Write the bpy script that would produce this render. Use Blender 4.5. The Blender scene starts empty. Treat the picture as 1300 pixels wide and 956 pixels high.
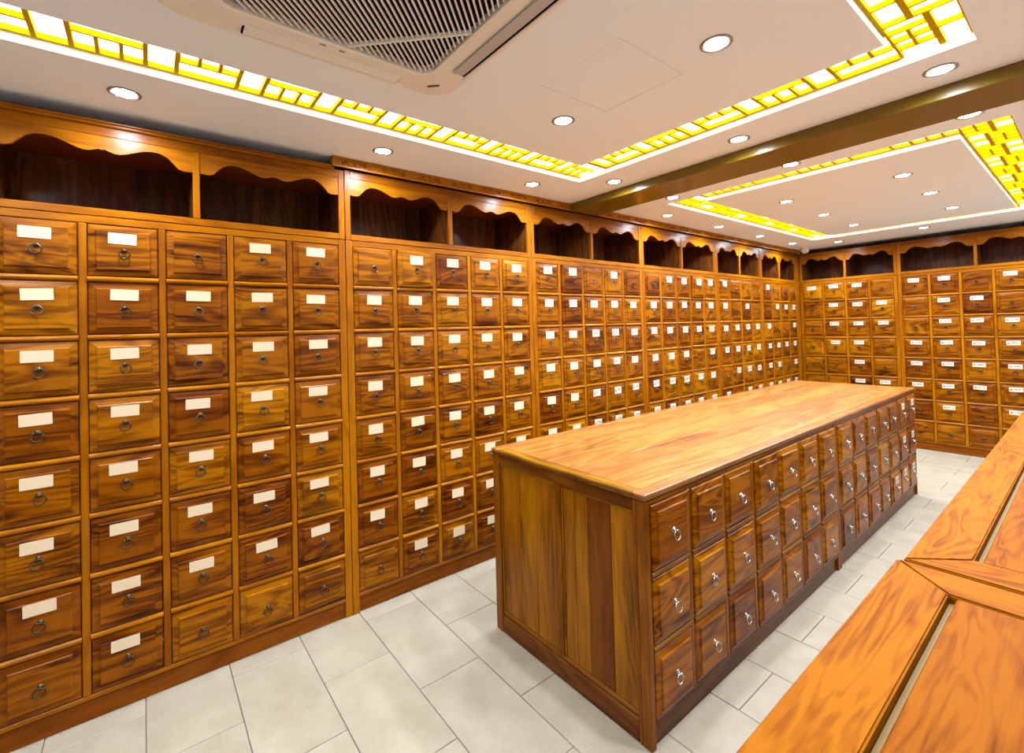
import bpy, bmesh, math, random
from mathutils import Vector, Matrix
random.seed(11)
PI = math.pi
sc = bpy.context.scene
COL = sc.collection

# ------------------------------------------------------------------ camera
cam = bpy.data.cameras.new('camera')
camo = bpy.data.objects.new('camera', cam); COL.objects.link(camo)
cam.sensor_fit = 'HORIZONTAL'; cam.sensor_width = 36.0
cam.lens = 592.06 / 1300 * 36
cam.shift_x = 0.0; cam.shift_y = (406.67 - 478.0) / 1300
cam.clip_start = 0.02
RGT = Vector((0.61900253, 0.78489002, -0.0279916)); UP = Vector((0.03178321, 0.01057728, 0.99943882)); FWD = Vector((-0.78474562, 0.61954482, 0.01839896))
m = Matrix((RGT, UP, -FWD)).transposed().to_4x4(); m.translation = Vector((0, 0, 1.4973))
camo.matrix_world = m
sc.camera = camo
# ------------------------------------------------------------------ world, exposure
w = bpy.data.worlds.new('world'); sc.world = w; w.use_nodes = True
w.node_tree.nodes['Background'].inputs[0].default_value = (1.0, 0.95, 0.88, 1)
w.node_tree.nodes['Background'].inputs[1].default_value = 0.3
sc.view_settings.view_transform = 'Standard'; sc.view_settings.look = 'None'
sc.view_settings.gamma = 1.0; sc.view_settings.use_curve_mapping = False
sc.view_settings.exposure = 1.86
LAMP_W = 24.0            # each ceiling downlight
PANE_E = 2.7             # backlit lattice panes

# ------------------------------------------------------------------ main measures (metres)
D = -2.515               # front plane of the left cabinets
EY = 6.93                # front plane of the back cabinets
C = 2.441                # ceiling
IX0, IX1, IY0, IY1, IZ = -1.935, -1.022, 1.377, 5.155, 0.90

# ------------------------------------------------------------------ materials
def new_mat(name):
    mt = bpy.data.materials.new(name); mt.use_nodes = True
    nt = mt.node_tree; b = nt.nodes['Principled BSDF']
    return mt, nt, b
def plain(name, col, rough=0.5, metal=0.0, emit=None, es=0.0, bump=0.0, bscale=200.0, spec=None, coat=0.0):
    mt, nt, b = new_mat(name)
    b.inputs['Base Color'].default_value = (*col, 1); b.inputs['Roughness'].default_value = rough
    b.inputs['Metallic'].default_value = metal
    if spec is not None: b.inputs['Specular IOR Level'].default_value = spec
    if coat: b.inputs['Coat Weight'].default_value = coat; b.inputs['Coat Roughness'].default_value = 0.15
    if emit: b.inputs['Emission Color'].default_value = (*emit, 1); b.inputs['Emission Strength'].default_value = es
    if bump:
        n = nt.nodes.new('ShaderNodeTexNoise'); n.inputs['Scale'].default_value = bscale; n.inputs['Detail'].default_value = 3
        tc = nt.nodes.new('ShaderNodeTexCoord'); nt.links.new(tc.outputs['Object'], n.inputs['Vector'])
        bp = nt.nodes.new('ShaderNodeBump'); bp.inputs['Strength'].default_value = bump; bp.inputs['Distance'].default_value = 0.002
        nt.links.new(n.outputs['Fac'], bp.inputs['Height']); nt.links.new(bp.outputs['Normal'], b.inputs['Normal'])
    return mt
def wood(name, dark, mid, light, grain='X', scale=1.0, rough=0.28, coat=0.0, figure=1.0, tone=True, rings=0.25, spec=0.12):
    """varnished timber; the grain runs along one object axis, every object gets its own cut of the figure and its own tone (object colour)"""
    mt, nt, b = new_mat(name); N = nt.nodes.new; L = nt.links.new
    tc = N('ShaderNodeTexCoord'); oi = N('ShaderNodeObjectInfo')
    sh = N('ShaderNodeVectorMath'); sh.operation = 'SCALE'; sh.inputs[0].default_value = (37.0, 23.0, 51.0); L(oi.outputs['Random'], sh.inputs['Scale'])
    ad = N('ShaderNodeVectorMath'); ad.operation = 'ADD'; L(tc.outputs['Object'], ad.inputs[0]); L(sh.outputs[0], ad.inputs[1])
    mp = N('ShaderNodeMapping'); L(ad.outputs[0], mp.inputs['Vector'])
    st = {'X': (0.16, 1, 1), 'Y': (1, 0.16, 1), 'Z': (1, 1, 0.16)}[grain]
    mp.inputs['Scale'].default_value = tuple(s * scale for s in st)
    mp.inputs['Rotation'].default_value = {'X': (0, .07, .05), 'Y': (.06, 0, .05), 'Z': (.05, .06, 0)}[grain]
    n1 = N('ShaderNodeTexNoise'); n1.inputs['Scale'].default_value = 5.5; n1.inputs['Detail'].default_value = 2.5; n1.inputs['Distortion'].default_value = 0.7 * figure
    L(mp.outputs[0], n1.inputs['Vector'])
    # growth rings: bands through the warped field
    mu = N('ShaderNodeMath'); mu.operation = 'MULTIPLY'; mu.inputs[1].default_value = 62.0; L(n1.outputs['Fac'], mu.inputs[0])
    sn = N('ShaderNodeMath'); sn.operation = 'SINE'; L(mu.outputs[0], sn.inputs[0])
    rr = N('ShaderNodeMapRange'); rr.inputs['From Min'].default_value = -1; rr.inputs['From Max'].default_value = 1; L(sn.outputs[0], rr.inputs['Value'])
    # fine pores
    mp2 = N('ShaderNodeMapping'); L(ad.outputs[0], mp2.inputs['Vector']); mp2.inputs['Scale'].default_value = tuple((s * 60 if s < 1 else 230) * scale * .5 for s in st)
    n2 = N('ShaderNodeTexNoise'); n2.inputs['Scale'].default_value = 1.0; n2.inputs['Detail'].default_value = 4; L(mp2.outputs[0], n2.inputs['Vector'])
    # broad streaks of heartwood
    mp3 = N('ShaderNodeMapping'); L(ad.outputs[0], mp3.inputs['Vector']); mp3.inputs['Scale'].default_value = tuple(s * 7 * scale for s in st)
    n3 = N('ShaderNodeTexNoise'); n3.inputs['Scale'].default_value = 1.0; n3.inputs['Detail'].default_value = 5; n3.inputs['Distortion'].default_value = 1.2 * figure; L(mp3.outputs[0], n3.inputs['Vector'])
    m1 = N('ShaderNodeMath'); m1.operation = 'MULTIPLY_ADD'; m1.inputs[1].default_value = rings; L(rr.outputs[0], m1.inputs[0]); L(n3.outputs['Fac'], m1.inputs[2])
    m2 = N('ShaderNodeMath'); m2.operation = 'MULTIPLY_ADD'; m2.inputs[1].default_value = 0.44; L(n2.outputs['Fac'], m2.inputs[0]); L(m1.outputs[0], m2.inputs[2])
    cr = N('ShaderNodeValToRGB'); e = cr.color_ramp.elements
    e[0].position = 0.53; e[0].color = (*dark, 1); e[1].position = 1.0; e[1].color = (*light, 1)
    k = e.new(0.77); k.color = (*mid, 1)
    L(m2.outputs[0], cr.inputs['Fac'])
    out = cr.outputs['Color']
    if tone:
        sp = N('ShaderNodeSeparateColor'); L(oi.outputs['Color'], sp.inputs[0])
        mr = N('ShaderNodeMapRange'); mr.inputs['To Min'].default_value = 0.42; mr.inputs['To Max'].default_value = 1.5; L(sp.outputs[0], mr.inputs['Value'])
        hs = N('ShaderNodeHueSaturation'); L(out, hs.inputs['Color']); L(mr.outputs[0], hs.inputs['Value'])
        mh = N('ShaderNodeMapRange'); mh.inputs['To Min'].default_value = 0.485; mh.inputs['To Max'].default_value = 0.515; L(sp.outputs[0], mh.inputs['Value']); L(mh.outputs[0], hs.inputs['Hue'])
        out = hs.outputs[0]
    L(out, b.inputs['Base Color'])
    b.inputs['Specular IOR Level'].default_value = spec; b.inputs['Roughness'].default_value = rough; b.inputs['Coat Weight'].default_value = coat; b.inputs['Coat Roughness'].default_value = 0.2
    bp = N('ShaderNodeBump'); bp.inputs['Strength'].default_value = 0.12; bp.inputs['Distance'].default_value = 0.0015
    L(n2.outputs['Fac'], bp.inputs['Height']); L(bp.outputs[0], b.inputs['Normal'])
    return mt
DK, MD, LT = (0.033, 0.0055, 0.0002), (0.132, 0.0325, 0.0003), (0.235, 0.070, 0.0005)
M = {}
M['drawer'] = wood('drawer_wood', DK, MD, LT, 'X', 1.0, figure=1.6)
FD, FM, FL = (0.155, 0.039, 0.0002), (0.215, 0.060, 0.0003), (0.27, 0.083, 0.0006)
M['frame_x'] = wood('frame_wood_along', FD, FM, FL, 'X', 1.0, figure=.4)
M['frame_z'] = wood('frame_wood_upright', FD, FM, FL, 'Z', 1.0, figure=.4)
M['frame_y'] = wood('frame_wood_deep', FD, FM, FL, 'Y', 1.0, figure=.4)
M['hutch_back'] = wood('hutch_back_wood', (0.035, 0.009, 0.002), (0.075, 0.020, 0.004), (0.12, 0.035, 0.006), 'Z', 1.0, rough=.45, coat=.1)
M['island_top'] = wood('island_top_wood', (0.135, 0.042, 0.006), (0.215, 0.076, 0.012), (0.275, 0.112, 0.022), 'X', 1.1, rough=.30, coat=.4, figure=.7)
M['island_z'] = wood('island_end_wood', (0.08, 0.022, 0.0006), (0.17, 0.052, 0.001), (0.235, 0.080, 0.002), 'Z', 1.0, figure=.6, rings=.14)
M['island_x'] = wood('island_frame_wood', (0.055, 0.015, 0.001), (0.105, 0.031, 0.002), (0.155, 0.053, 0.004), 'X', 1.0, figure=.4)
M['island_y'] = wood('island_cross_wood', (0.055, 0.015, 0.001), (0.105, 0.031, 0.002), (0.155, 0.053, 0.004), 'Y', 1.0, figure=.4)
M['counter_x'] = wood('counter_wood_along', (0.105, 0.023, 0.0004), (0.18, 0.049, 0.0006), (0.225, 0.068, 0.001), 'X', 2.0, figure=.8, coat=.0, rough=.5, spec=.02, rings=.3)
M['counter_y'] = wood('counter_wood_across', (0.105, 0.023, 0.0004), (0.18, 0.049, 0.0006), (0.225, 0.068, 0.001), 'Y', 2.0, figure=.8, coat=.0, rough=.5, spec=.02, rings=.3)
M['counter_z'] = wood('counter_wood_upright', FD, FM, FL, 'Z', 1.0)
M['groove_sheen'] = plain('pale_groove_sheen', (0.15, 0.088, 0.024), 0.5, spec=.15)  # pale colour paints in the reflection off the bevelled groove wall
M['carved'] = plain('carved_crown', (0.40, 0.140, 0.004), 0.34, coat=.1, spec=.2, bump=.3, bscale=60)
M['beam'] = plain('beam_laminate', (0.155, 0.092, 0.002), 0.30, coat=.2, spec=.3, bump=.05, bscale=30)
M['ceiling'] = plain('ceiling_paint', (0.83, 0.89, 0.94), 0.75, bump=.04, bscale=90)
M['wall'] = plain('wall_paint', (0.82, 0.81, 0.79), 0.8)
M['bronze'] = plain('ring_bronze', (0.055, 0.038, 0.022), 0.36, 0.8)
M['nickel'] = plain('ring_nickel', (0.42, 0.40, 0.38), 0.25, 0.95)
M['card'] = plain('blank_card', (0.53, 0.40, 0.262), 0.65)
M['gold'] = plain('lattice_gold', (0.50, 0.31, 0.0005), 0.9, spec=0.05)
M['pane'] = plain('light_pane', (0.9, 0.9, 0.85), 0.5, emit=(1.0, 0.91, 0.66), es=PANE_E)
M['trim_metal'] = plain('downlight_trim', (0.30, 0.29, 0.28), 0.35, 0.5)
M['lamp'] = plain('downlight_glow', (0.9, 0.9, 0.9), 0.4, emit=(0.86, 0.93, 1.0), es=22.0)
M['plastic'] = plain('cream_plastic', (0.80, 0.77, 0.70), 0.42)
M['vane'] = plain('grey_vane', (0.46, 0.45, 0.45), 0.35)
M['dark'] = plain('cavity_shade', (0.003, 0.002, 0.002), 0.9, spec=0.05)  # near-black colour stands in for shade behind the grille and in the outlets
M['grey_line'] = plain('grey_print', (0.30, 0.25, 0.21), 0.6)
M['plate'] = plain('name_plate', (0.10, 0.06, 0.06), 0.4)
M['white'] = plain('white_plastic', (0.72, 0.70, 0.66), 0.35)
M['lens'] = plain('black_lens', (0.02, 0.02, 0.022), 0.12, coat=.5)
M['grout'] = plain('floor_grout', (0.16, 0.13, 0.10), 0.9)

def card_marked():
    """printed card: two lines of small dark strokes and a red stamp at the left"""
    mt, nt, b = new_mat('printed_card'); N = nt.nodes.new; L = nt.links.new
    tc = N('ShaderNodeTexCoord'); oi = N('ShaderNodeObjectInfo')
    sp = N('ShaderNodeSeparateXYZ'); L(tc.outputs['Generated'], sp.inputs[0])
    sh = N('ShaderNodeVectorMath'); sh.operation = 'SCALE'; sh.inputs[0].default_value = (17, 5, 9); L(oi.outputs['Random'], sh.inputs['Scale'])
    ad = N('ShaderNodeVectorMath'); ad.operation = 'ADD'; L(tc.outputs['Generated'], ad.inputs[0]); L(sh.outputs[0], ad.inputs[1])
    mp = N('ShaderNodeMapping'); mp.inputs['Scale'].default_value = (13, 1, 9); L(ad.outputs[0], mp.inputs['Vector'])
    n = N('ShaderNodeTexNoise'); n.inputs['Scale'].default_value = 1.0; n.inputs['Detail'].default_value = 2; L(mp.outputs[0], n.inputs['Vector'])
    th = N('ShaderNodeMath'); th.operation = 'GREATER_THAN'; th.inputs[1].default_value = 0.49; L(n.outputs['Fac'], th.inputs[0])
    def band(sock, lo, hi):
        a = N('ShaderNodeMath'); a.operation = 'GREATER_THAN'; a.inputs[1].default_value = lo; L(sock, a.inputs[0])
        c = N('ShaderNodeMath'); c.operation = 'LESS_THAN'; c.inputs[1].default_value = hi; L(sock, c.inputs[0])
        d = N('ShaderNodeMath'); d.operation = 'MULTIPLY'; L(a.outputs[0], d.inputs[0]); L(c.outputs[0], d.inputs[1]); return d.outputs[0]
    def mul(a, c):
        d = N('ShaderNodeMath'); d.operation = 'MULTIPLY'; L(a, d.inputs[0]); L(c, d.inputs[1]); return d.outputs[0]
    ink = mul(mul(band(sp.outputs[0], .32, .88), band(sp.outputs[2], .36, .72)), th.outputs[0])
    red = mul(band(sp.outputs[0], .08, .25), band(sp.outputs[2], .25, .62))
    m1 = N('ShaderNodeMix'); m1.data_type = 'RGBA'; m1.inputs[6].default_value = (0.52, 0.445, 0.35, 1); m1.inputs[7].default_value = (0.09, 0.05, 0.04, 1); L(ink, m1.inputs[0])
    m2 = N('ShaderNodeMix'); m2.data_type = 'RGBA'; m2.inputs[7].default_value = (0.30, 0.08, 0.03, 1); L(red, m2.inputs[0]); L(m1.outputs[2], m2.inputs[6])
    L(m2.outputs[2], b.inputs['Base Color']); b.inputs['Roughness'].default_value = 0.6
    return mt
M['card_marked'] = card_marked()

def stone():
    mt, nt, b = new_mat('pale_stone_tile'); N = nt.nodes.new; L = nt.links.new
    tc = N('ShaderNodeTexCoord'); oi = N('ShaderNodeObjectInfo')
    sh = N('ShaderNodeVectorMath'); sh.operation = 'SCALE'; sh.inputs[0].default_value = (31, 17, 7); L(oi.outputs['Random'], sh.inputs['Scale'])
    ad = N('ShaderNodeVectorMath'); ad.operation = 'ADD'; L(tc.outputs['Object'], ad.inputs[0]); L(sh.outputs[0], ad.inputs[1])
    n1 = N('ShaderNodeTexNoise'); n1.inputs['Scale'].default_value = 7; n1.inputs['Detail'].default_value = 6; L(ad.outputs[0], n1.inputs['Vector'])
    n2 = N('ShaderNodeTexNoise'); n2.inputs['Scale'].default_value = 140; n2.inputs['Detail'].default_value = 3; L(ad.outputs[0], n2.inputs['Vector'])
    v = N('ShaderNodeTexVoronoi'); v.inputs['Scale'].default_value = 26; L(ad.outputs[0], v.inputs['Vector'])
    sp = N('ShaderNodeValToRGB'); sp.color_ramp.elements[0].position = 0.02; sp.color_ramp.elements[0].color = (.45, .36, .26, 1); sp.color_ramp.elements[1].position = 0.07; sp.color_ramp.elements[1].color = (1, 1, 1, 1); L(v.outputs['Distance'], sp.inputs[0])
    cr = N('ShaderNodeValToRGB'); cr.color_ramp.elements[0].position = .3; cr.color_ramp.elements[0].color = (0.22, 0.182, 0.130, 1); cr.color_ramp.elements[1].position = .75; cr.color_ramp.elements[1].color = (0.315, 0.272, 0.208, 1)
    m = N('ShaderNodeMath'); m.operation = 'MULTIPLY_ADD'; m.inputs[1].default_value = .35; L(n2.outputs[0], m.inputs[0])
    m0 = N('ShaderNodeMath'); m0.operation = 'MULTIPLY'; m0.inputs[1].default_value = .65; L(n1.outputs[0], m0.inputs[0]); L(m0.outputs[0], m.inputs[2])
    L(m.outputs[0], cr.inputs[0])
    mx = N('ShaderNodeMix'); mx.data_type = 'RGBA'; mx.blend_type = 'MULTIPLY'; mx.inputs[0].default_value = 0.55; L(cr.outputs[0], mx.inputs[6]); L(sp.outputs[0], mx.inputs[7])
    L(mx.outputs[2], b.inputs['Base Color']); b.inputs['Roughness'].default_value = 0.42
    bp = N('ShaderNodeBump'); bp.inputs['Strength'].default_value = .15; bp.inputs['Distance'].default_value = .002; L(n2.outputs[0], bp.inputs['Height']); L(bp.outputs[0], b.inputs['Normal'])
    return mt
M['stone'] = stone()

# ------------------------------------------------------------------ helpers
def link(name, mesh, parent=None, loc=(0, 0, 0), rot=(0, 0, 0), scale=(1, 1, 1), tone=None):
    o = bpy.data.objects.new(name, mesh); COL.objects.link(o)
    o.location = loc; o.rotation_euler = rot; o.scale = scale
    if parent: o.parent = parent
    t = 0.5 if tone is None else tone
    o.color = (t, t, t, 1)
    return o
def tag(o, label, cat, group=None, kind=None):
    if label: o['label'] = label
    if cat: o['category'] = cat
    if group: o['group'] = group
    if kind: o['kind'] = kind
    return o
def thing(name, label, cat, loc=(0, 0, 0), rz=0.0, group=None):
    o = bpy.data.objects.new(name, None); COL.objects.link(o)
    o.empty_display_size = 0.1; o.location = loc; o.rotation_euler = (0, 0, rz)
    return tag(o, label, cat, group)
_mc = {}
def mesh_from(bm, name, mat, smooth=False):
    me = bpy.data.meshes.new(name); bm.normal_update(); bm.to_mesh(me); bm.free()
    me.materials.append(mat)
    if smooth:
        for p in me.polygons: p.use_smooth = True
    return me
def add_box(bm, x0, x1, y0, y1, z0, z1):
    v = [bm.verts.new(p) for p in ((x0, y0, z0), (x1, y0, z0), (x1, y1, z0), (x0, y1, z0), (x0, y0, z1), (x1, y0, z1), (x1, y1, z1), (x0, y1, z1))]
    for f in ((3, 2, 1, 0), (4, 5, 6, 7), (0, 1, 5, 4), (1, 2, 6, 5), (2, 3, 7, 6), (3, 0, 4, 7)): bm.faces.new([v[i] for i in f])
def box_mesh(sx, sy, sz, mat, bev=0.0):
    """box centred on the origin, edges eased by bev; alike boxes share one mesh"""
    key = ('box', round(sx, 4), round(sy, 4), round(sz, 4), mat.name, round(bev, 4))
    if key not in _mc:
        bm = bmesh.new(); add_box(bm, -sx / 2, sx / 2, -sy / 2, sy / 2, -sz / 2, sz / 2)
        if bev: bmesh.ops.bevel(bm, geom=list(bm.edges), offset=bev, segments=1, affect='EDGES')
        _mc[key] = mesh_from(bm, 'box', mat)
    return _mc[key]
def put_box(name, parent, x0, x1, y0, y1, z0, z1, mat, bev=0.0, tone=None):
    return link(name, box_mesh(x1 - x0, y1 - y0, z1 - z0, mat, bev), parent, ((x0 + x1) / 2, (y0 + y1) / 2, (z0 + z1) / 2), tone=tone)
def prism(profile, axis, a0, a1, mat, name='prism', smooth=False):
    """closed 2-D profile swept along an axis: 'X' takes (y,z), 'Y' takes (x,z), 'Z' takes (x,y)"""
    bm = bmesh.new()
    def P(p, a): return {'X': (a, p[0], p[1]), 'Y': (p[0], a, p[1]), 'Z': (p[0], p[1], a)}[axis]
    A = [bm.verts.new(P(p, a0)) for p in profile]; B = [bm.verts.new(P(p, a1)) for p in profile]
    n = len(profile)
    for i in range(n): bm.faces.new((A[i], A[(i + 1) % n], B[(i + 1) % n], B[i]))
    bm.faces.new(A[::-1]); bm.faces.new(B)
    bmesh.ops.recalc_face_normals(bm, faces=list(bm.faces))
    return mesh_from(bm, name, mat, smooth)
def lathe(profile, seg, mat, name, smooth=True):
    """profile of (r,z) turned about Z"""
    bm = bmesh.new(); rings = []
    for r, z in profile:
        rings.append([bm.verts.new((0, 0, z))] if r < 1e-6 else [bm.verts.new((r * math.cos(2 * PI * i / seg), r * math.sin(2 * PI * i / seg), z)) for i in range(seg)])
    for a, b in zip(rings, rings[1:]):
        for i in range(seg):
            j = (i + 1) % seg
            if len(a) == 1 and len(b) == 1: continue
            if len(a) == 1: bm.faces.new((a[0], b[i], b[j]))
            elif len(b) == 1: bm.faces.new((a[i], a[j], b[0]))
            else: bm.faces.new((a[i], a[j], b[j], b[i]))
    bmesh.ops.recalc_face_normals(bm, faces=list(bm.faces))
    return mesh_from(bm, name, mat, smooth)
def rail_mesh(length, h, mat):
    """round-nosed shelf edge between two uprights"""
    key = ('rail', round(length, 4), round(h, 4), mat.name)
    if key not in _mc:
        r = h / 2; pr = [(0.03, -r), (0.004, -r)] + [(0.004 - 0.011 * math.sin(a), -r * math.cos(a)) for a in [PI * k / 6 for k in range(1, 6)]] + [(0.004, r), (0.03, r)]
        _mc[key] = prism(pr, 'X', -length / 2, length / 2, mat, 'rail')
    return _mc[key]
def drawer_mesh(wd, h, mat, depth=0.06):
    """raised-panel drawer front on its box; front looks along -Y"""
    key = ('drawer', round(wd, 4), round(h, 4), mat.name, depth)
    if key not in _mc:
        bm = bmesh.new()
        steps = [(0.0, depth), (0.0, 0.004), (0.0025, 0.001), (0.024, -0.0035), (0.0248, -0.0072), (0.0275, -0.0098)]
        loops = []
        for ins, y in steps:
            a, b = wd / 2 - ins, h / 2 - ins
            loops.append([bm.verts.new(p) for p in ((-a, y, -b), (a, y, -b), (a, y, b), (-a, y, b))])
        for p, q in zip(loops, loops[1:]):
            for i in range(4): bm.faces.new((p[i], p[(i + 1) % 4], q[(i + 1) % 4], q[i]))
        bm.faces.new(loops[-1]); bm.faces.new(loops[0][::-1])
        bmesh.ops.recalc_face_normals(bm, faces=list(bm.faces))
        _mc[key] = mesh_from(bm, 'drawer', mat)
    return _mc[key]
def ring_pull_mesh(mat, swing, seg=16):
    """rosette, eye and hanging ring in one mesh, hung from the origin; front is -Y"""
    key = ('ring', mat.name, round(swing, 3))
    if key not in _mc:
        bm = bmesh.new()
        prof = [(0.0105, 0.0), (0.0105, 0.002), (0.007, 0.0035), (0.0045, 0.006), (0.0045, 0.011), (0.006, 0.013), (0.004, 0.0165), (0.0, 0.017)]
        rg = []
        for r, d in prof:
            rg.append([bm.verts.new((r * math.cos(2 * PI * i / 10), -d, r * math.sin(2 * PI * i / 10))) for i in range(10)] if r else [bm.verts.new((0, -d, 0))])
        for a, b in zip(rg, rg[1:]):
            for i in range(10):
                j = (i + 1) % 10
                bm.faces.new((a[i], a[j], b[j], b[i]) if len(b) > 1 else (a[i], a[j], b[0]))
        R, r = 0.0175, 0.0026
        vs = []
        for i in range(seg):
            t = 2 * PI * i / seg
            row = []
            for k in range(6):
                p = 2 * PI * k / 6; rr = R + r * math.cos(p)
                x, y, z = rr * math.sin(t), r * math.sin(p), rr * math.cos(t) - R
                cs, sn = math.cos(swing), math.sin(swing)
                row.append(bm.verts.new((x, y * cs + z * sn - 0.0105, -y * sn + z * cs + 0.0015)))
            vs.append(row)
        for i in range(seg):
            for k in range(6): bm.faces.new((vs[i][k], vs[(i + 1) % seg][k], vs[(i + 1) % seg][(k + 1) % 6], vs[i][(k + 1) % 6]))
        bmesh.ops.recalc_face_normals(bm, faces=list(bm.faces))
        _mc[key] = mesh_from(bm, 'ring_pull', mat, True)
    return _mc[key]
def card_mesh(wd, h, mat):
    key = ('card', round(wd, 4), round(h, 4), mat.name)
    if key not in _mc:
        bm = bmesh.new(); add_box(bm, -wd / 2, wd / 2, -0.0007, 0.0007, -h / 2, h / 2)
        vert = [e for e in bm.edges if abs(e.verts[0].co.y - e.verts[1].co.y) > 1e-4]
        bmesh.ops.bevel(bm, geom=vert, offset=0.0018, segments=1, affect='EDGES')
        _mc[key] = mesh_from(bm, 'card', mat)
    return _mc[key]

# ================================================================== setting
X0, X1, Y0, Y1 = -2.95, 2.2, -2.6, 7.36
fl = tag(put_box('floor', None, X0, X1, Y0, Y1, -0.06, -0.006, M['grout']), 'pale stone tiled floor', None, kind='structure')
tw, td, gap = 0.6, 0.3, 0.003
r = 0
y = -2.41
rows = []
while y < Y1:
    x = (-3.32 if r % 2 == 0 else -3.02)
    while x < X1:
        xa, xb, ya, yb = max(x, X0) + gap / 2, min(x + tw, X1) - gap / 2, max(y, Y0) + gap / 2, min(y + td, Y1) - gap / 2
        if xb - xa > .03 and yb - ya > .03:
            t = link('tile', box_mesh(xb - xa, yb - ya, 0.012, M['stone'], 0.0015), fl, Vector(((xa + xb) / 2, (ya + yb) / 2, -0.006 + random.uniform(-.0008, 0))) - fl.location)
        x += tw
    y += td; r += 1
for nm, a, lb in (('wall_left', (X0 - .1, X0, Y0, Y1, 0, 2.7), 'painted wall behind the left cabinets'), ('wall_back', (X0, X1, Y1, Y1 + .1, 0, 2.7), 'painted wall behind the far cabinets'),
              ('wall_right', (X1, X1 + .1, Y0, Y1, 0, 2.7), 'painted wall on the right'), ('wall_front', (X0, X1, Y0 - .1, Y0, 0, 2.7), 'painted wall behind the viewpoint')):
    tag(put_box(nm, None, *a, M['wall']), lb, None, kind='structure')

# ceiling: one plate with two rectangular light wells round two panels, and the opening of the hatch
T1o, T1i = (-2.088, -0.237, -1.95, 2.243), (-1.865, -0.44, -1.73, 2.022)
T2o, T2i = (-2.088, -0.237, 3.23, 6.20), (-1.865, -0.44, 3.41, 6.00)
HA = (-1.323, -0.953, 1.235, 1.604)
LD = [(-2.292, -0.049), (-2.292, 0.986), (-2.292, 2.01), (-1.952, 2.425), (-1.132, 2.415), (-0.355, 2.40), (-0.779, 1.526), (-1.497, 1.512),
      (-1.955, 3.10), (-1.135, 3.07), (-0.357, 3.045), (-2.306, 3.568), (-2.306, 4.437), (-2.312, 5.335), (-2.31, 6.201),
      (-1.518, 3.99), (-1.517, 4.785), (-1.516, 5.59), (-0.79, 3.955), (-0.783, 4.704), (-0.778, 5.508), (-1.954, 6.60), (-1.139, 6.45)]
def ceiling_mesh():
    xs = sorted({X0, X1, T1o[0], T1o[1], T1i[0], T1i[1], HA[0] - .002, HA[1] + .002})
    ys = sorted({Y0, Y1, T1o[2], T1o[3], T1i[2], T1i[3], T2o[2], T2o[3], T2i[2], T2i[3], HA[2] - .002, HA[3] + .002})
    def solid(i, j):
        if i < 0 or j < 0 or i >= len(xs) - 1 or j >= len(ys) - 1: return None
        cx, cy = (xs[i] + xs[i + 1]) / 2, (ys[j] + ys[j + 1]) / 2
        if HA[0] - .003 < cx < HA[1] + .003 and HA[2] - .003 < cy < HA[3] + .003: return False
        for o, n in ((T1o, T1i), (T2o, T2i)):
            if o[0] < cx < o[1] and o[2] < cy < o[3] and not (n[0] < cx < n[1] and n[2] < cy < n[3]): return False
        return True
    bm = bmesh.new(); cache = {}
    H = 0.11
    def V(x, y, z):
        k = (round(x, 5), round(y, 5), z)
        if k not in cache: cache[k] = bm.verts.new((x, y, C + z))
        return cache[k]
    for i in range(len(xs) - 1):
        for j in range(len(ys) - 1):
            a, b, c, d = xs[i], xs[i + 1], ys[j], ys[j + 1]
            bm.faces.new((V(a, c, H), V(b, c, H), V(b, d, H), V(a, d, H)))
            if solid(i, j):
                bm.faces.new((V(a, c, 0), V(a, d, 0), V(b, d, 0), V(b, c, 0)))
                for (ni, nj, p, q) in ((i - 1, j, (a, c), (a, d)), (i + 1, j, (b, c), (b, d)), (i, j - 1, (a, c), (b, c)), (i, j + 1, (a, d), (b, d))):
                    if not solid(ni, nj): bm.faces.new((V(*p, 0), V(*q, 0), V(*q, H), V(*p, H)))
    bmesh.ops.recalc_face_normals(bm, faces=list(bm.faces))
    return mesh_from(bm, 'ceiling', M['ceiling'])
ceil = tag(link('ceiling', ceiling_mesh()), 'cream painted ceiling with two recessed light wells', None, kind='structure')
put_box('access_hatch', ceil, HA[0], HA[1], HA[2], HA[3], C + .0005, C + .012, M['ceiling'])

# beam across the ceiling
beam = tag(put_box('trim_1', None, D + .032, X1 - .01, 2.567, 2.867, 2.384, C - .001, M['beam'], .003), 'glossy brown timber beam crossing the ceiling', None, kind='structure')
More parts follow.
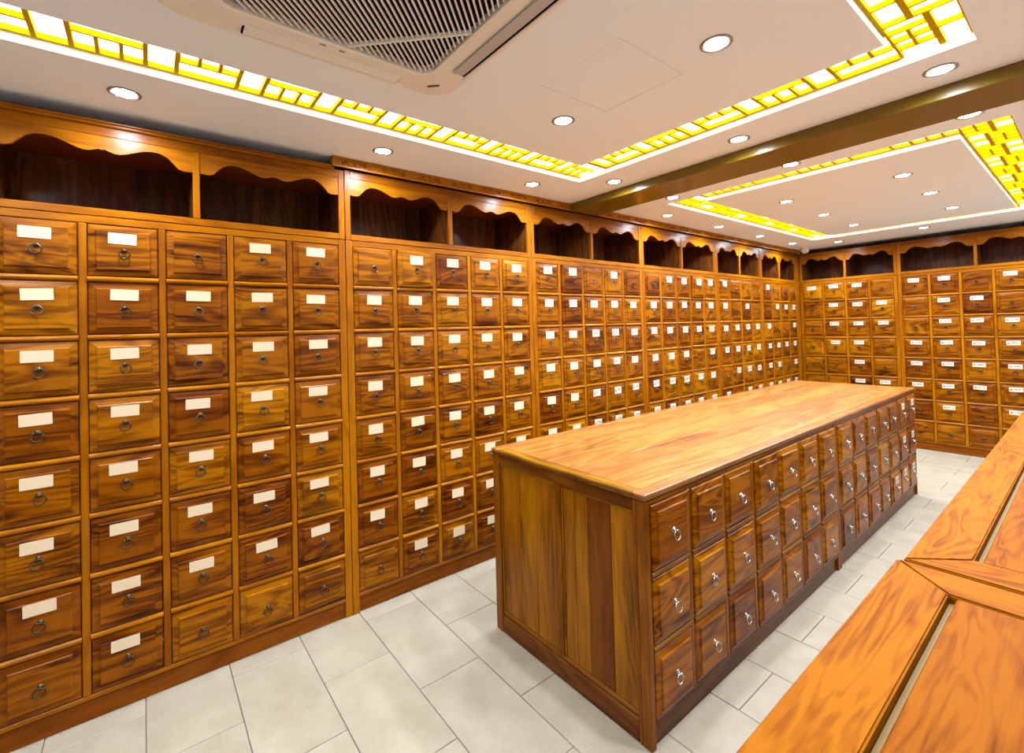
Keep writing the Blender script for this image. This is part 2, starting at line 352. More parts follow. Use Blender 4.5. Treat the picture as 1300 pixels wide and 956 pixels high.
# carved crown along the left cabinets
def crown():
    bm = bmesh.new(); xf = D + 0.03; y0, y1, z0, z1 = 0.79, 6.93, 2.3855, C - .001
    add_box(bm, D - .02, xf - .008, y0, y1, z0, z1)
    add_box(bm, D - .02, xf, y0, y1, z0, z0 + .009); add_box(bm, D - .02, xf - .003, y0, y1, z0 + .009, z0 + .012)
    add_box(bm, D - .02, xf, y0, y1, z1 - .009, z1)
    zc = (z0 + z1) / 2; x = xf - .008; n = int((y1 - y0) / .115)
    def tube(pts, r):
        prev = None
        for i, p in enumerate(pts):
            a = pts[max(0, i - 1)]; b = pts[min(len(pts) - 1, i + 1)]
            dy, dz = b[0] - a[0], b[1] - a[1]; l = math.hypot(dy, dz) or 1; ny, nz = -dz / l, dy / l
            cur = [bm.verts.new((x - .001, p[0] + ny * r, p[1] + nz * r)), bm.verts.new((x + .0085, p[0], p[1])), bm.verts.new((x - .001, p[0] - ny * r, p[1] - nz * r))]
            if prev:
                for k in range(2): bm.faces.new((prev[k], prev[k + 1], cur[k + 1], cur[k]))
            prev = cur
    for i in range(n):
        yc = y0 + .06 + i * .115; s = 1 if i % 2 == 0 else -1
        pts = []
        for k in range(12):
            t = k / 11 * 2.6 * PI; rr = .0025 + .013 * (1 - k / 11)
            pts.append((yc + rr * math.cos(t) * s, zc + rr * math.sin(t)))
        tube(pts, .0048)
        tube([(yc + s * .0155, zc), (yc + s * .03, zc - .013), (yc + s * .048, zc - .012), (yc + s * .06, zc + .004), (yc + s * .07, zc + .012)], .0048)
        for dy, dz in ((.028, .007), (.042, .009), (-.028, -.008), (-.036, .008)):
            c = (x - .001, yc + s * dy, zc + dz); q = [bm.verts.new((c[0], c[1] + a, c[2] + b)) for a, b in ((-.009, 0), (0, -.005), (.009, 0), (0, .005))]; t = bm.verts.new((c[0] + .007, c[1], c[2]))
            for k in range(4): bm.faces.new((q[k], q[(k + 1) % 4], t))
    bmesh.ops.recalc_face_normals(bm, faces=list(bm.faces))
    return mesh_from(bm, 'crown', M['carved'])
tag(link('trim_2', crown()), 'carved scrollwork crown moulding above the left cabinets', None, kind='structure')
tag(put_box('trim_3', None, D - .30, D - .001, 6.842, 6.928, 0, 2.385, M['frame_z'], .002), 'upright corner filler between the two cabinet runs', None, kind='structure')

# ================================================================== wall cabinets
DEP = 0.42
ROWS, RZ0, RZ1 = 8, 0.100, 1.972            # drawer field
def put_drawer(parent, x, z, wd, h, tone, y=0.0, card=None, pull='bronze', pz=0.0, grain='drawer', depth=.06):
    d = link('drawer', drawer_mesh(wd, h, M[grain], depth), parent, (x, y, z), tone=tone)
    sw = random.choice((0.10, 0.18, 0.28, 0.0))
    link('ring_pull', ring_pull_mesh(M[pull], sw), d, (random.uniform(-.003, .003), -0.0098, pz + random.uniform(-.003, .003)), (0, random.uniform(-.25, .25), 0))
    if card:
        cw, ch, cz, cm = card
        link('label_card', card_mesh(cw, ch, M[cm]), d, (random.uniform(-.006, .006) - .004, -0.0106, cz + random.uniform(-.004, .004)), (0, random.gauss(0, .018), 0))
    return d
def cabinet(label, loc, rz, W, ncol, cards, tones, cardkind, ajar=()):
    root = thing('drawer_cabinet', label, 'cabinet', loc, rz, 'tall drawer cabinets')
    sw, mw, rh = 0.036, 0.026, 0.022
    top = 2.003
    put_box('side_panel', root, .001, .018, .02, DEP, 0, top - .003, M['frame_z'])
    put_box('side_panel', root, W - .018, W - .001, .02, DEP, 0, top - .003, M['frame_z'])
    put_box('back_panel', root, .018, W - .018, DEP - .012, DEP, .05, top - .02, M['hutch_back'])
    put_box('top_board', root, .018, W - .018, .022, DEP - .012, top - .02, top - .003, M['frame_x'])
    for x in (.001, W - sw - .001): put_box('stile', root, x, x + sw, 0, .022, 0, top - .002, M['frame_z'], .002, tone=random.uniform(.4, .6))
    xi0, xi1 = sw + .001, W - sw - .001
    put_box('top_rail', root, xi0, xi1, 0.001, .022, RZ1, top - .002, M['frame_x'], .001)
    put_box('bottom_rail', root, xi0, xi1, 0.001, .022, .083, RZ0, M['frame_x'], .002)
    put_box('plinth', root, xi0, xi1, .010, .03, 0, .083, M['frame_x'], .003, tone=.22)
    pitch = (xi1 - xi0 + mw) / ncol
    for c in range(1, ncol):
        x = xi0 + c * pitch - mw / 2
        put_box('mullion', root, x - mw / 2, x + mw / 2, -.001, .022, RZ0, RZ1, M['frame_z'], .004, tone=random.uniform(.45, .65))
    rp = (RZ1 - RZ0 + rh) / ROWS
    cellw = pitch - mw
    for rr in range(ROWS):
        zc = RZ1 - rp * rr - (rp - rh) / 2
        for c in range(ncol):
            xc = xi0 + c * pitch + cellw / 2
            if rr: link('rail', rail_mesh(cellw, rh, M['frame_x']), root, (xc, 0, zc + (rp - rh) / 2 + rh / 2), tone=random.uniform(.5, .7))
            has = cards[rr][c] if rr < len(cards) and c < len(cards[rr]) else 1
            tn = tones[rr][c] if tones and rr < len(tones) and c < len(tones[rr]) else min(.85, max(.15, random.gauss(.47, .16)))
            yo = -0.016 if (rr, c) in ajar else random.uniform(-.002, .002)
            ck = cardkind(c, rr) if has else None
            put_drawer(root, xc, zc, cellw - .005, rp - rh - .005, tn, yo, ck, pz=.002, depth=.12 if (rr, c) in ajar else .06)
    return root
def scallop(wd):
    """lower edge of the valance (t across the bay, drop below its top)"""
    half = [(0, .092), (.055, .094), (.085, .088), (.11, .070), (.145, .047), (.19, .033), (.235, .031), (.28, .036), (.33, .048), (.375, .060), (.41, .066), (.44, .065), (.465, .059), (.485, .054), (.5, .057)]
    pts = [(t * wd, d) for t, d in half] + [((1 - t) * wd, d) for t, d in half[-2::-1]]
    return pts
def hutch(label, loc, rz, W, cornice=False, topz=2.385):
    root = thing('display_hutch', label, 'shelf unit', (loc[0], loc[1], 2.003), rz, 'open hutches above the drawer cabinets')
    H = topz - 2.003; sw = .03; ow0, ow1 = .032, H - .043
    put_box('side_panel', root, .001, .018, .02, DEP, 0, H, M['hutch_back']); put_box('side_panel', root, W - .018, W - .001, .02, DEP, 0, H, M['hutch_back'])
    for x in (.001, W - sw - .001): put_box('stile', root, x, x + sw, 0, .022, 0, H, M['frame_z'], .002)
    put_box('bottom_rail', root, sw + .001, W - sw - .001, .001, .022, 0.001, ow0, M['frame_x'], .002)
    put_box('top_rail', root, sw + .001, W - sw - .001, .001, .022, ow1, H, M['frame_x'], .002, tone=.42)
    put_box('bottom_board', root, .018, W - .018, .022, DEP - .012, .012, .030, M['frame_x'], tone=.2)
    put_box('top_board', root, .018, W - .018, .022, DEP - .012, ow1 + .002, ow1 + .02, M['frame_x'], tone=.35)
    put_box('divider', root, W / 2 - .013, W / 2 + .013, 0.0, .022, ow0, ow1, M['frame_z'], .002)
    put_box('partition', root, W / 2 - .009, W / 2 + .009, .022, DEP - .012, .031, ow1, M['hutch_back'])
    n = max(4, round(W / .22)); pw = (W - .036) / n
    for k in range(n):
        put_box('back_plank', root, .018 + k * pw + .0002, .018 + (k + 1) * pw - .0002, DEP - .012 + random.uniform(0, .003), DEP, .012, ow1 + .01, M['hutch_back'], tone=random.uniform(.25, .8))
    bays = ((sw + .001, W / 2 - .013), (W / 2 + .013, W - sw - .001))
    for a, b in bays:
        wd = b - a
        key = ('valance', round(wd, 3))
        if key not in _mc:
            pr = [(0, 0)] + [(x, -d) for x, d in scallop(wd)] + [(wd, 0)]
            _mc[key] = prism(pr, 'Y', .004, .018, M['frame_x'], 'valance')
        link('valance', _mc[key], root, (a, 0, ow1), tone=.55)
    if cornice:
        pr = [(0.02, 0), (-.008, 0), (-.012, .004), (-.012, .009), (-.02, .013), (-.02, .018), (.02, .018)]
        link('cornice', prism(pr, 'X', 0.001, W - .055, M['frame_x'], 'cornice'), root, (0, 0, H - .005), tone=.55)
    return root
A1 = lambda n: [1] * n
cards1 = [[1, 1, 0, 1, 1]] + [A1(5)] * 6 + [[0, 1, 0, 0, 0]]
cards2 = [[0, 1, 1, 1, 1]] + [A1(5)] * 6 + [[0, 1, 1, 1, 1]]
cards3 = [[1, 1, 0, 1, 0]] + [A1(5)] * 6 + [[1, 0, 1, 1, 0]]
cards4 = [[0, 1, 1, 1, 1], A1(5), A1(5), [1, 1, 1, 0, 1], A1(5), A1(5), A1(5), [0, 1, 1, 0, 1]]
cards5 = [[1, 0, 0, 0], [1, 0, 1, 0], A1(4), A1(4), [0, 1, 1, 1], [1, 0, 1, 1], A1(4), [0, 1, 0, 0]]
cards6 = [[1, 0, 0, 0], [0, 1, 1, 1], [1, 0, 0, 1], A1(4), [1, 1, 0, 1], A1(4), A1(4), [0, 0, 1, 0]]
cardsA = [[1, 1, 1, 0], [0, 1, 1, 1], [0, 1, 1, 1], [0, 1, 1, 0], [0, 0, 1, 0], [0, 0, 1, 1], [0, 1, 0, 0], [0, 0, 0, 0]]
cardsB = [[1, 1, 0, 1, 1], [0, 1, 1, 0, 1], [0, 1, 1, 1, 1], A1(5), A1(5), A1(5), [0, 1, 0, 1, 0], [0, 0, 0, 0, 0]]
tones1 = [[.55, .5, .5, .58, .4], [.72, .28, .38, .58, .5], [.6, .65, .5, .5, .36], [.38, .66, .26, .82, .45], [.48, .42, .66, .38, .5], [.55, .3, .36, .34, .72], [.34, .38, .44, .34, .28], [.4, .38, .6, .66, .55]]
tones2 = [[.6, .72, .32, .6, .66], [.5, .44, .66, .4, .6], [.6, .5, .66, .6, .5], [.44, .5, .5, .44, .5], [.5, .38, .45, .34, .5], [.28, .16, .55, .42, .5], [.26, .6, .22, .48, .5], [.66, .38, .6, .4, .5]]
tones3 = [[.56, .16, .45, .6, .18], [.45, .2, .4, .42, .55], [.5, .42, .26, .36, .3]]
big = lambda c, r_: (.091, .045, .052, 'card')
mid_ = lambda c, r_: (.082, .052, .052, 'card')
c3 = lambda c, r_: (.082, .055, .052, 'card' if c < 2 or (r_ % 3 == 0 and c == 2) else 'card_marked')
mk = lambda c, r_: (.085, .058, .052, 'card_marked')
bk = lambda c, r_: (.100, .045, .058, 'card_marked')
left = [(-1.797, 1.326, 5, [A1(5)] * 8, None, big, (), 'drawer cabinet on the left wall just outside the left edge of the picture'),
        (-0.470, 1.326, 5, cards1, tones1, big, (), 'tall drawer cabinet on the left, nearest, with large blank cards'),
        (0.857, 1.322, 5, cards2, tones2, mid_, ((0, 1),), 'second drawer cabinet from the left edge, beside the near end of the island'),
        (2.180, 1.289, 5, cards3, tones3, c3, ((0, 1),), 'third drawer cabinet along the left wall, under the end of the beam'),
        (3.470, 1.289, 5, cards4, None, mk, ((0, 3),), 'fourth drawer cabinet along the left wall, just past the beam'),
        (4.760, 1.039, 4, cards5, None, mk, (), 'narrow four-column drawer cabinet, second from the far corner on the left wall'),
        (5.800, 1.039, 4, cards6, None, mk, (), 'narrow four-column drawer cabinet on the left wall touching the far corner')]
hl = ['open hutch just outside the left edge of the picture', 'open hutch over the nearest left cabinet, with a plain slim cornice', 'open hutch beneath the start of the carved crown', 'open hutch on the left wall directly beneath the beam end',
      'open hutch on the left wall just past the beam', 'narrow open hutch on the left wall, second from the far corner', 'narrow open hutch on the left wall at the far corner']
for k, (y0, W, nc, cd, tn, kind, aj, lab) in enumerate(left):
    cabinet(lab, (D, y0, 0), PI / 2, W, nc, cd, tn, kind, aj)
    hutch(hl[k], (D, y0, 0), PI / 2, W, cornice=(k < 2), topz=2.378 if k < 2 else 2.385)
cabinet('four-column drawer cabinet on the far wall, in the corner under the security camera', (-2.514, EY, 0), 0, 1.037, 4, cardsA, None, bk)
cabinet('wide drawer cabinet on the far wall at the right edge, beyond the counter', (-1.476, EY, 0), 0, 1.316, 5, cardsB, None, bk)
hutch('open hutch on the far wall in the corner beside the security camera', (-2.514, EY, 0), 0, 1.037)
hutch('wide open hutch on the far wall at the right edge', (-1.476, EY, 0), 0, 1.316)

# ================================================================== island
def island(label, y0, W, near, cardset):
    root = thing('island_cabinet', label, 'cabinet', (IX1, y0, 0), PI / 2, 'island drawer cabinets')
    dep = IX1 - IX0; H = IZ - .018
    sw, mw, rh = .028, .024, .022
    f0, f1 = .095, .855
    # carcass
    put_box('back_panel', root, .02, W - .02, dep - .02, dep - .002, .02, H, M['island_x'])
    put_box('bottom_board', root, .02, W - .02, .03, dep - .02, .06, .078, M['island_x'])
    for x in (.001, W - sw - .001): put_box('stile', root, x, x + sw, 0, .04, 0, H, M['island_z'], .003, tone=.35)
    xi0, xi1 = sw + .001, W - sw - .001
    put_box('top_rail', root, xi0, xi1, .002, .03, f1, H, M['island_x'], .002)
    put_box('bottom_rail', root, xi0, xi1, .002, .03, .08, f0, M['island_x'], .002, tone=.45)
    put_box('plinth', root, xi0, xi1, .012, .035, 0, .08, M['island_x'], .003, tone=.3)
    ncol, nrow = 7, 3
    pitch = (xi1 - xi0 + mw) / ncol; rp = (f1 - f0 + rh) / nrow
    for c in range(1, ncol):
        x = xi0 + c * pitch - mw / 2
        put_box('mullion', root, x - mw / 2, x + mw / 2, 0, .03, f0, f1, M['island_z'], .004, tone=.4)
    for rr in range(nrow):
        zc = f1 - rp * rr - (rp - rh) / 2
        for c in range(ncol):
            xc = xi0 + c * pitch + (pitch - mw) / 2
            if rr: link('rail', rail_mesh(pitch - mw, rh, M['island_x']), root, (xc, 0, zc + rp / 2), tone=.6)
            ck = (.075, .05, .06, 'card_marked') if (rr, c) in cardset else None
            put_drawer(root, xc, zc, pitch - mw - .005, rp - rh - .005, min(.8, max(.2, random.gauss(.5, .12))), random.choice((0, 0, -.003, -.006)) - .001, ck, 'nickel', pz=.004)
    # end face: framed panels of upright planks
    for side in ((0,) if near else (1,)):
        def ebox(nm, ya, yb, za, zb, xa, xb, mat, bev=.002, tone=None):
            if side: xa, xb = W - xb, W - xa
            return put_box(nm, root, xa, xb, ya, yb, za, zb, mat, bev, tone)
        ebox('end_stile', .04, .054, 0, H, .001, .03, M['island_z'], tone=.35)
        ebox('end_stile', dep - .05, dep, 0, H, .001, .03, M['island_z'], tone=.3)
        ebox('end_top_rail', .054, dep - .05, .828, H, .002, .03, M['island_y'], tone=.35)
        ebox('end_plinth', .054, dep - .05, 0, .085, .002, .03, M['island_y'], .004, tone=.3)
        ebox('end_plinth_cap', .054, dep - .05, .085, .105, .006, .03, M['island_y'], .005, tone=.4)
        m0 = .453
        ebox('end_mullion', m0 - .018, m0 + .018, .105, .828, .004, .03, M['island_z'], .004, tone=.4)
        for pa, pb, tn in ((.054, .168, .66), (.168, .288, .12), (.288, .36, .60), (.36, m0 - .018, .66), (m0 + .018, m0 + .15, .56), (m0 + .15, m0 + .27, .62), (m0 + .27, dep - .05, .5)):
            ebox('end_plank', pa + .0008, pb - .0008, .105, .828, .014, .03, M['island_z'], .0012, tone=tn)
        for pa, pb in ((.057, m0 - .021), (m0 + .021, dep - .053)):       # slim bead round each panel
            ebox('panel_bead', pa, pb, .817, .826, .008, .014, M['island_y'], .002, tone=1.0)
            ebox('panel_bead', pa, pa + .008, .108, .817, .008, .014, M['island_z'], .002, tone=.6)
            ebox('panel_bead', pb - .008, pb, .108, .817, .008, .014, M['island_z'], .002, tone=.6)
    if near is False: put_box('end_board', root, .001, .018, .04, dep, 0, H, M['island_z'])
    else: put_box('end_board', root, W - .018, W - .001, .04, dep, 0, H, M['island_z'])
    # worktop: moulded edge strips round five long boards
    oh = .005
    xa = -oh if near else .0008; xb = W - .0008 if near else W + oh
    e = .045
    tz0, tz1 = H + .001, IZ
    put_box('top_edge', root, xa, xb, -oh, e, tz0, tz1, M['island_top'], .004, tone=.45)
    put_box('top_edge', root, xa, xb, dep + oh - e, dep + oh, tz0, tz1, M['island_top'], .004, tone=.45)
    put_box('top_end', root, *((xa, xa + e) if near else (xb - e, xb)), e + .0005, dep + oh - e - .0005, tz0, tz1, M['island_y'], .004, tone=1.0)
    n = 5; bw = (dep + oh - 2 * e) / n
    bxa, bxb = (xa + e + .0005, xb) if near else (xa, xb - e - .0005)
    for k in range(n):
        put_box('top_board', root, bxa, bxb, e + k * bw + .0004, e + (k + 1) * bw - .0004, tz0, tz1, M['island_top'], .0006, tone=(.55, .42, .62, .48, .58)[k] + random.uniform(-.06, .06))
    put_box('top_lip', root, xa if near else xa, xb, -.003, dep + .003, H - .008, H + .001, M['island_x'], .002, tone=.3)
    return root
IW = (IY1 - IY0) / 2
island('near half of the island drawer cabinet, with its plank-panelled end in view', IY0, IW, True, ())
island('far half of the island drawer cabinet, with some cards on its last drawers', IY0 + IW, IW, False, {(0, 5), (0, 6), (1, 5), (1, 6), (2, 4), (2, 5), (2, 6)})

# ================================================================== counter on the right
KZ = 0.90
def counter(label, y0, y1, xe, xr):
    W = y1 - y0; dep = xr - xe; root = thing('service_counter', label, 'counter', (xe, y0, 0), 0, 'framed timber counters')
    # local x runs away from the aisle, local y along the counter
    fw = .112; T = .045; z0, z1 = KZ - T, KZ
    def frame_board(nm, poly, mat, tone):
        bm = bmesh.new()
        A = [bm.verts.new((x, y, z0)) for x, y in poly]; B = [bm.verts.new((x, y, z1)) for x, y in poly]; n = len(poly)
        for i in range(n): bm.faces.new((A[i], A[(i + 1) % n], B[(i + 1) % n], B[i]))
        bm.faces.new(A[::-1]); bm.faces.new(B)
        bmesh.ops.recalc_face_normals(bm, faces=list(bm.faces))
        bmesh.ops.bevel(bm, geom=list(bm.edges), offset=.0035, segments=2, affect='EDGES')
        return link(nm, mesh_from(bm, nm, mat), root, tone=tone)
    g = .0006
    frame_board('edge_board', [(0, g), (fw - g, fw), (fw - g, W - fw), (0, W - g)], M['counter_y'], .5)
    frame_board('edge_board', [(dep, g), (dep, W - g), (dep - fw + g, W - fw), (dep - fw + g, fw)], M['counter_y'], .5)
    frame_board('end_board', [(g, 0), (dep - g, 0), (dep - fw, fw - g), (fw, fw - g)], M['counter_x'], .46)
    frame_board('end_board', [(g, W), (fw, W - fw + g), (dep - fw, W - fw + g), (dep - g, W)], M['counter_x'], .46)
    # sunk panel boards with a groove all round
    gr = .013; n = 3; pw = (dep - 2 * fw - 2 * gr) / n
    put_box('groove_bed', root, fw + .001, dep - fw - .001, fw + .001, W - fw - .001, z0, z0 + .026, M['groove_sheen'])
    for k in range(n):
        put_box('panel_board', root, fw + gr + k * pw + .0006, fw + gr + (k + 1) * pw - .0006, fw + .004, W - fw - .004, z0 + .0265, z1 - .002, M['counter_y'], .003, tone=(.36, .5, .42)[k])
    # body
    put_box('body', root, .05, dep - .05, .03, W - .03, .08, z0 - .001, M['counter_z'], .003)
    put_box('plinth', root, .07, dep - .07, .04, W - .04, 0, .08, M['frame_y'], .002, tone=.3)
    npn = max(2, round(W / .6)); pp = (W - .06) / npn
    for k in range(npn):
        put_box('side_panel', root, .042, .05, .03 + k * pp + .04, .03 + (k + 1) * pp - .04, .14, z0 - .06, M['counter_z'], .003, tone=.55)
    return root
counter('near timber counter on the right with a mitred end frame', -0.95, 1.466, -0.337, 0.36)
counter('far timber counter on the right, running on behind the near one', 1.478, 5.30, -0.326, 0.36)

# ================================================================== ceiling fittings
trim_me = lathe([(.038, .004), (.040, -.003), (.046, -.005), (.0525, -.002), (.0525, .0)], 28, M['trim_metal'], 'downlight_trim')
lens_me = lathe([(.0, -.001), (.033, -.0005), (.0395, .002)], 28, M['lamp'], 'downlight_lens')
dl = bpy.data.lights.new('downlight', 'SPOT'); dl.energy = LAMP_W; dl.color = (0.78, 0.89, 1.0); dl.spot_size = math.radians(174); dl.spot_blend = 1.0; dl.shadow_soft_size = 0.035
def downlight(x, y, label):
    t = thing('downlight', label, 'light', (x, y, C), 0, 'ceiling downlights')
    link('trim_ring', trim_me, t); link('lens', lens_me, t, (0, 0, -.001))
    l = bpy.data.objects.new('bulb', dl); COL.objects.link(l); l.parent = t; l.location = (0, 0, -.012)
    return t
names = ['round downlight over the nearest left cabinet', 'round downlight over the second left cabinet, where the carved crown starts', 'round downlight near the inner corner of the near light well, above the left cabinets',
         'leftmost downlight in the row before the beam', 'middle downlight in the row before the beam', 'rightmost downlight in the row before the beam',
         'large downlight on the near panel, right of the access hatch', 'downlight on the near panel, left of the access hatch',
         'leftmost downlight hugging the far side of the beam', 'middle downlight hugging the far side of the beam', 'rightmost downlight hugging the far side of the beam',
         'first downlight past the beam above the left cabinets', 'second downlight past the beam above the left cabinets', 'third downlight past the beam above the left cabinets', 'downlight above the left cabinets next to the security camera',
         'nearest downlight in the left row of the far panel', 'middle downlight in the left row of the far panel', 'farthest downlight in the left row of the far panel',
         'nearest downlight in the right row of the far panel', 'middle downlight in the right row of the far panel', 'farthest downlight in the right row of the far panel',
         'left downlight in the strip before the far wall', 'right downlight in the strip before the far wall']
for (x, y), lb in zip(LD, names): downlight(x, y, lb)
# the same grid goes on outside the picture
OUT = [(-.02, -.049, 'right behind the viewpoint'), (-.02, .986, 'above the near counter'), (-.02, 2.01, 'above the counter joint'), (-.02, 3.568, 'right of the far light well, nearest the beam'),
       (-.02, 4.437, 'right of the far light well, second past the beam'), (-.02, 5.335, 'right of the far light well, third past the beam'), (-.02, 6.2, 'right of the far light well, near the far wall'), (-.35, 6.6, 'rightmost before the far wall'),
       (-.78, -.55, 'on the near panel, right, behind the air conditioner'), (-1.5, -.55, 'on the near panel, left, behind the air conditioner'), (-2.292, -1.08, 'over the left wall behind the viewpoint'),
       (1.1, .4, 'by the right wall, first'), (1.1, 2.2, 'by the right wall, second'), (1.1, 4.0, 'by the right wall, third'), (1.1, 5.6, 'by the right wall, farthest')]
for x, y, lb in OUT: downlight(x, y, 'downlight out of view ' + lb)

# backlit lattice in the two light wells
UNIT = None
def unit(mat):
    k = ('unit', mat.name)
    if k not in _mc:
        bm = bmesh.new(); add_box(bm, -.5, .5, -.5, .5, -.5, .5); _mc[k] = mesh_from(bm, 'unit', mat)
    return _mc[k]
ZB0, ZB1 = C + .028, C + .048
def lattice(label, o, n):
    root = thing('lattice_light', label, 'light', ((o[0] + o[1]) / 2, (o[2] + o[3]) / 2, ZB0), 0, 'backlit ceiling lattices')
    ox, oy, oz = root.location
    def bar(x0, x1, y0, y1, h=1.0):
        link('lattice_bar', unit(M['gold']), root, ((x0 + x1) / 2 - ox, (y0 + y1) / 2 - oy, (ZB1 - ZB0) / 2), scale=(x1 - x0, y1 - y0, ZB1 - ZB0))
    def pane(x0, x1, y0, y1):
        link('light_pane', unit(M['pane']), root, ((x0 + x1) / 2 - ox, (y0 + y1) / 2 - oy, ZB1 - oz + .004), scale=(x1 - x0, y1 - y0, .006))
    B = .009
    def side(a0, a1, w0, w1, alongy, flip, style):
        """one run of lattice; s along the run, w across it"""
        def R(f, s0, s1, q0, q1):
            if alongy: f(w0 + (w1 - w0) * q0 if False else q0, q1, s0, s1)
            else: f(s0, s1, q0, q1)
        L = a1 - a0; nm = max(1, round(L / .286)); p = L / nm; Wd = w1 - w0
        R(bar, a0, a1, w0, w0 + B); R(bar, a0, a1, w1 - B, w1)
        i0, i1 = w0 + B, w1 - B
        for k in range(nm):
            s = a0 + k * p
            if style == 'A':
                sq = .074
                R(bar, s, s + .014, i0, i1); R(pane, s + .014, s + .014 + sq, i0, i1); R(bar, s + .014 + sq, s + .028 + sq, i0, i1)
                b0, b1 = s + .028 + sq, s + p
                up = (k % 2 == 0) ^ flip
                mid = i0 + (i1 - i0) * (.54 if up else .46)
                R(bar, b0, b1, mid - B / 2, mid + B / 2)
                la, lb = ((mid + B / 2, i1) if up else (i0, mid - B / 2))
                sa, sb = ((i0, mid - B / 2) if up else (mid + B / 2, i1))
                R(pane, b0, b1, la, lb)
                t = (b1 - b0 - 2 * .011) / 3
                for q in range(3):
                    c0 = b0 + q * (t + .011); R(pane, c0, c0 + t, sa, sb)
                    if q < 2: R(bar, c0 + t, c0 + t + .011, sa, sb)
            else:
                up = k % 2 == 0
                wl = (i1 - i0) * .60
                xm = i0 + wl if up else i1 - wl
                th = .008
                R(bar, s, s + th, i0, i1)
                c0 = s + th; c1 = s + p
                R(bar, c0, c1, xm - .009, xm + .009)
                lo = (i0, xm - .009) if up else (xm + .009, i1); sq = (xm + .009, i1) if up else (i0, xm - .009)
                h3 = (c1 - c0 - 3 * th) / 4
                for q in range(4):
                    r0 = c0 + q * (h3 + th)
                    if q in (1, 2):
                        c = (lo[0] + lo[1]) / 2; R(pane, r0, r0 + h3, lo[0], c - .005); R(bar, r0, r0 + h3, c - .005, c + .005); R(pane, r0, r0 + h3, c + .005, lo[1])
                    else: R(pane, r0, r0 + h3, *lo)
                    if q < 3: R(bar, r0 + h3, r0 + h3 + th, *lo)
                h2 = (c1 - c0 - th) / 2
                R(pane, c0, c0 + h2, *sq); R(bar, c0 + h2, c0 + h2 + th, *sq); R(pane, c0 + h2 + th, c1, *sq)
    e = .003
    side(o[2] + e, o[3] - e, o[0] + e, n[0] - e, True, False, 'A')
    side(o[2] + e, o[3] - e, n[1] + e, o[1] - e, True, False, 'B')
    side(n[0], n[1], n[3] + e, o[3] - e, False, False, 'A')
    side(n[0], n[1], o[2] + e, n[2] - e, False, True, 'A')
    return root
lattice('golden backlit lattice framing the near ceiling panel with the air conditioner', T1o, T1i)
lattice('golden backlit lattice framing the far ceiling panel past the beam', T2o, T2i)

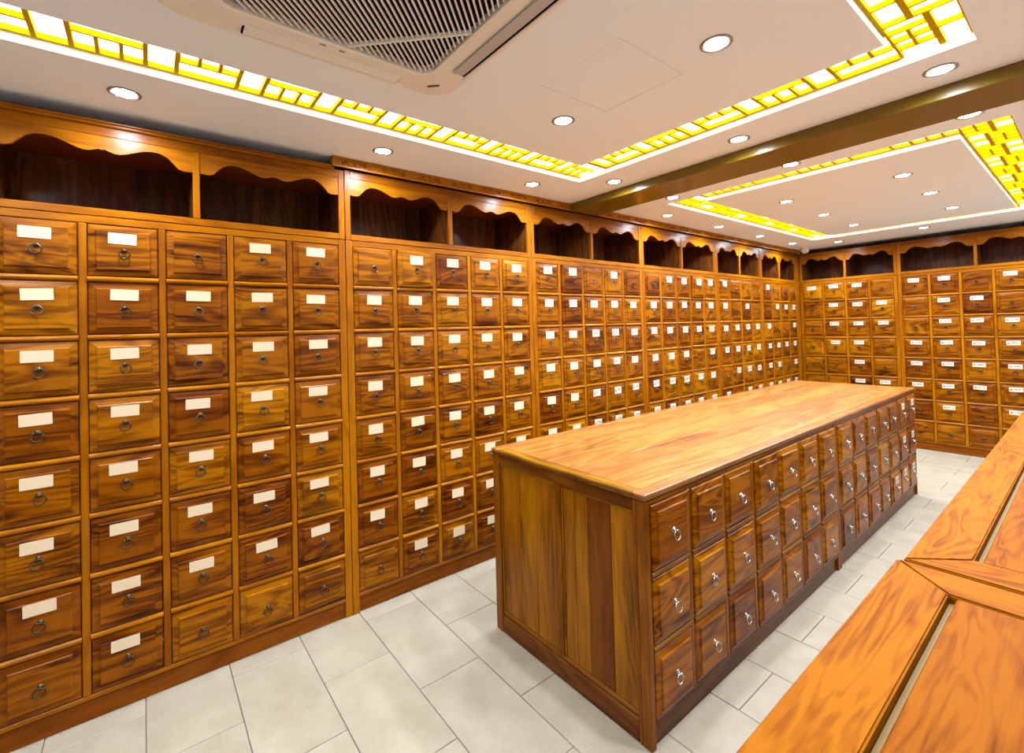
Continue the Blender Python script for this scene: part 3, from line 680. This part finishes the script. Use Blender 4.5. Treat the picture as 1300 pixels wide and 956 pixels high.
# ceiling cassette air conditioner
def cassette():
    cx, cy, h = -1.150, .487, .475; g = .325
    root = thing('air_conditioner', 'cream square ceiling cassette air conditioner with a slatted grille', 'air conditioner', (cx, cy, C))
    def rrect(a, r, n=6):
        out = []
        for qx, qy, s in ((1, 1, 0), (-1, 1, PI / 2), (-1, -1, PI), (1, -1, 1.5 * PI)):
            for k in range(n + 1):
                t = s + k * PI / 2 / n; out.append((qx * (a - r) + r * math.cos(t), qy * (a - r) + r * math.sin(t)))
        return out
    bm = bmesh.new(); loops = []
    for a, r, z in ((h, .09, .0), (h, .09, -.006), (h - .02, .08, -.022), (g + .012, .06, -.030), (g, .055, -.028), (g, .055, .0)):
        loops.append([bm.verts.new((x, y, z)) for x, y in rrect(a, r)])
    for p, q in zip(loops, loops[1:]):
        n = len(p)
        for i in range(n): bm.faces.new((p[i], p[(i + 1) % n], q[(i + 1) % n], q[i]))
    bmesh.ops.recalc_face_normals(bm, faces=list(bm.faces))
    link('housing', mesh_from(bm, 'housing', M['plastic']), root)
    bm = bmesh.new(); f = bm.faces.new([bm.verts.new((x, y, -.001)) for x, y in rrect(g - .001, .054)]); r_ = bmesh.ops.extrude_face_region(bm, geom=[f])
    for v in [q for q in r_['geom'] if isinstance(q, bmesh.types.BMVert)]: v.co.z += .0008
    bmesh.ops.recalc_face_normals(bm, faces=list(bm.faces))
    link('grille_cavity', mesh_from(bm, 'cavity', M['dark']), root)
    # diagonal slats: each clipped to the opening
    gg = g - .004; pitch = .0168; n = int(gg * math.sqrt(2) / pitch)
    for k in range(-n, n + 1):
        off = k * pitch                                    # distance from the centre along (1,1)/sqrt2
        if abs(off) > gg * math.sqrt(2) - .05: continue
        ln = 2 * (gg * math.sqrt(2) - abs(off))
        link('slat', unit(M['plastic']), root, (off / math.sqrt(2), off / math.sqrt(2), -.019), (0, 0, PI * .75), (ln - .004, .0052, .006))
    for sgn in (-1, 1):
        off = sgn * .25; ln = 2 * (gg * math.sqrt(2) - .25)
        link('grille_rib', unit(M['plastic']), root, (-off / math.sqrt(2), off / math.sqrt(2), -.0205), (0, 0, PI / 4), (ln - .004, .007, .014))
    # four outlets with their vanes
    for k in range(4):
        a = k * PI / 2
        def P(x, y, z): return (x * math.cos(a) - y * math.sin(a), x * math.sin(a) + y * math.cos(a), z)
        v = link('outlet', box_mesh(.50, .050, .004, M['dark'], .001), root, P(0, .405, -.0262), (math.radians(-9), 0, a))
        opened = k != 1
        link('vane', box_mesh(.49, .044, .004, M['vane'] if opened else M['plastic'], .001), v, (0, -.004, -.006), (math.radians(14 if opened else 2), 0, 0))
        link('outlet_lip', box_mesh(.56, .008, .006, M['plastic'], .002), root, P(0, .4405, -.0245), (math.radians(-15), 0, a))
    link('name_plate', box_mesh(.045, .010, .002, M['plate'], .0005), root, (-.372, .372, -.0287), (0, 0, PI / 4))
    s = link('indicator_strip', box_mesh(.20, .016, .002, M['plastic'], .0005), root, (-.345, .0, -.031), (0, 0, PI / 2))
    for dx in (-.035, .025): link('indicator', box_mesh(.018, .010, .001, M['grey_line']), s, (dx, 0, -.001))
    return root
cassette()

# security camera at the corner
def cctv():
    t = thing('security_camera', 'small white dome security camera in the far ceiling corner', 'camera', (-2.36, 6.72, C))
    link('base', lathe([(.0, 0), (.052, 0), (.052, -.012), (.046, -.022)], 24, M['white'], 'base'), t)
    link('dome', lathe([(.046, -.020), (.048, -.035), (.042, -.055), (.028, -.070), (.0, -.077)], 24, M['white'], 'dome'), t)
    link('lens', lathe([(.0, .004), (.009, .003), (.013, 0), (.013, -.008)], 16, M['lens'], 'lens'), t, (.020, -.030, -.052), (math.radians(75), 0, math.radians(33)))
cctv()
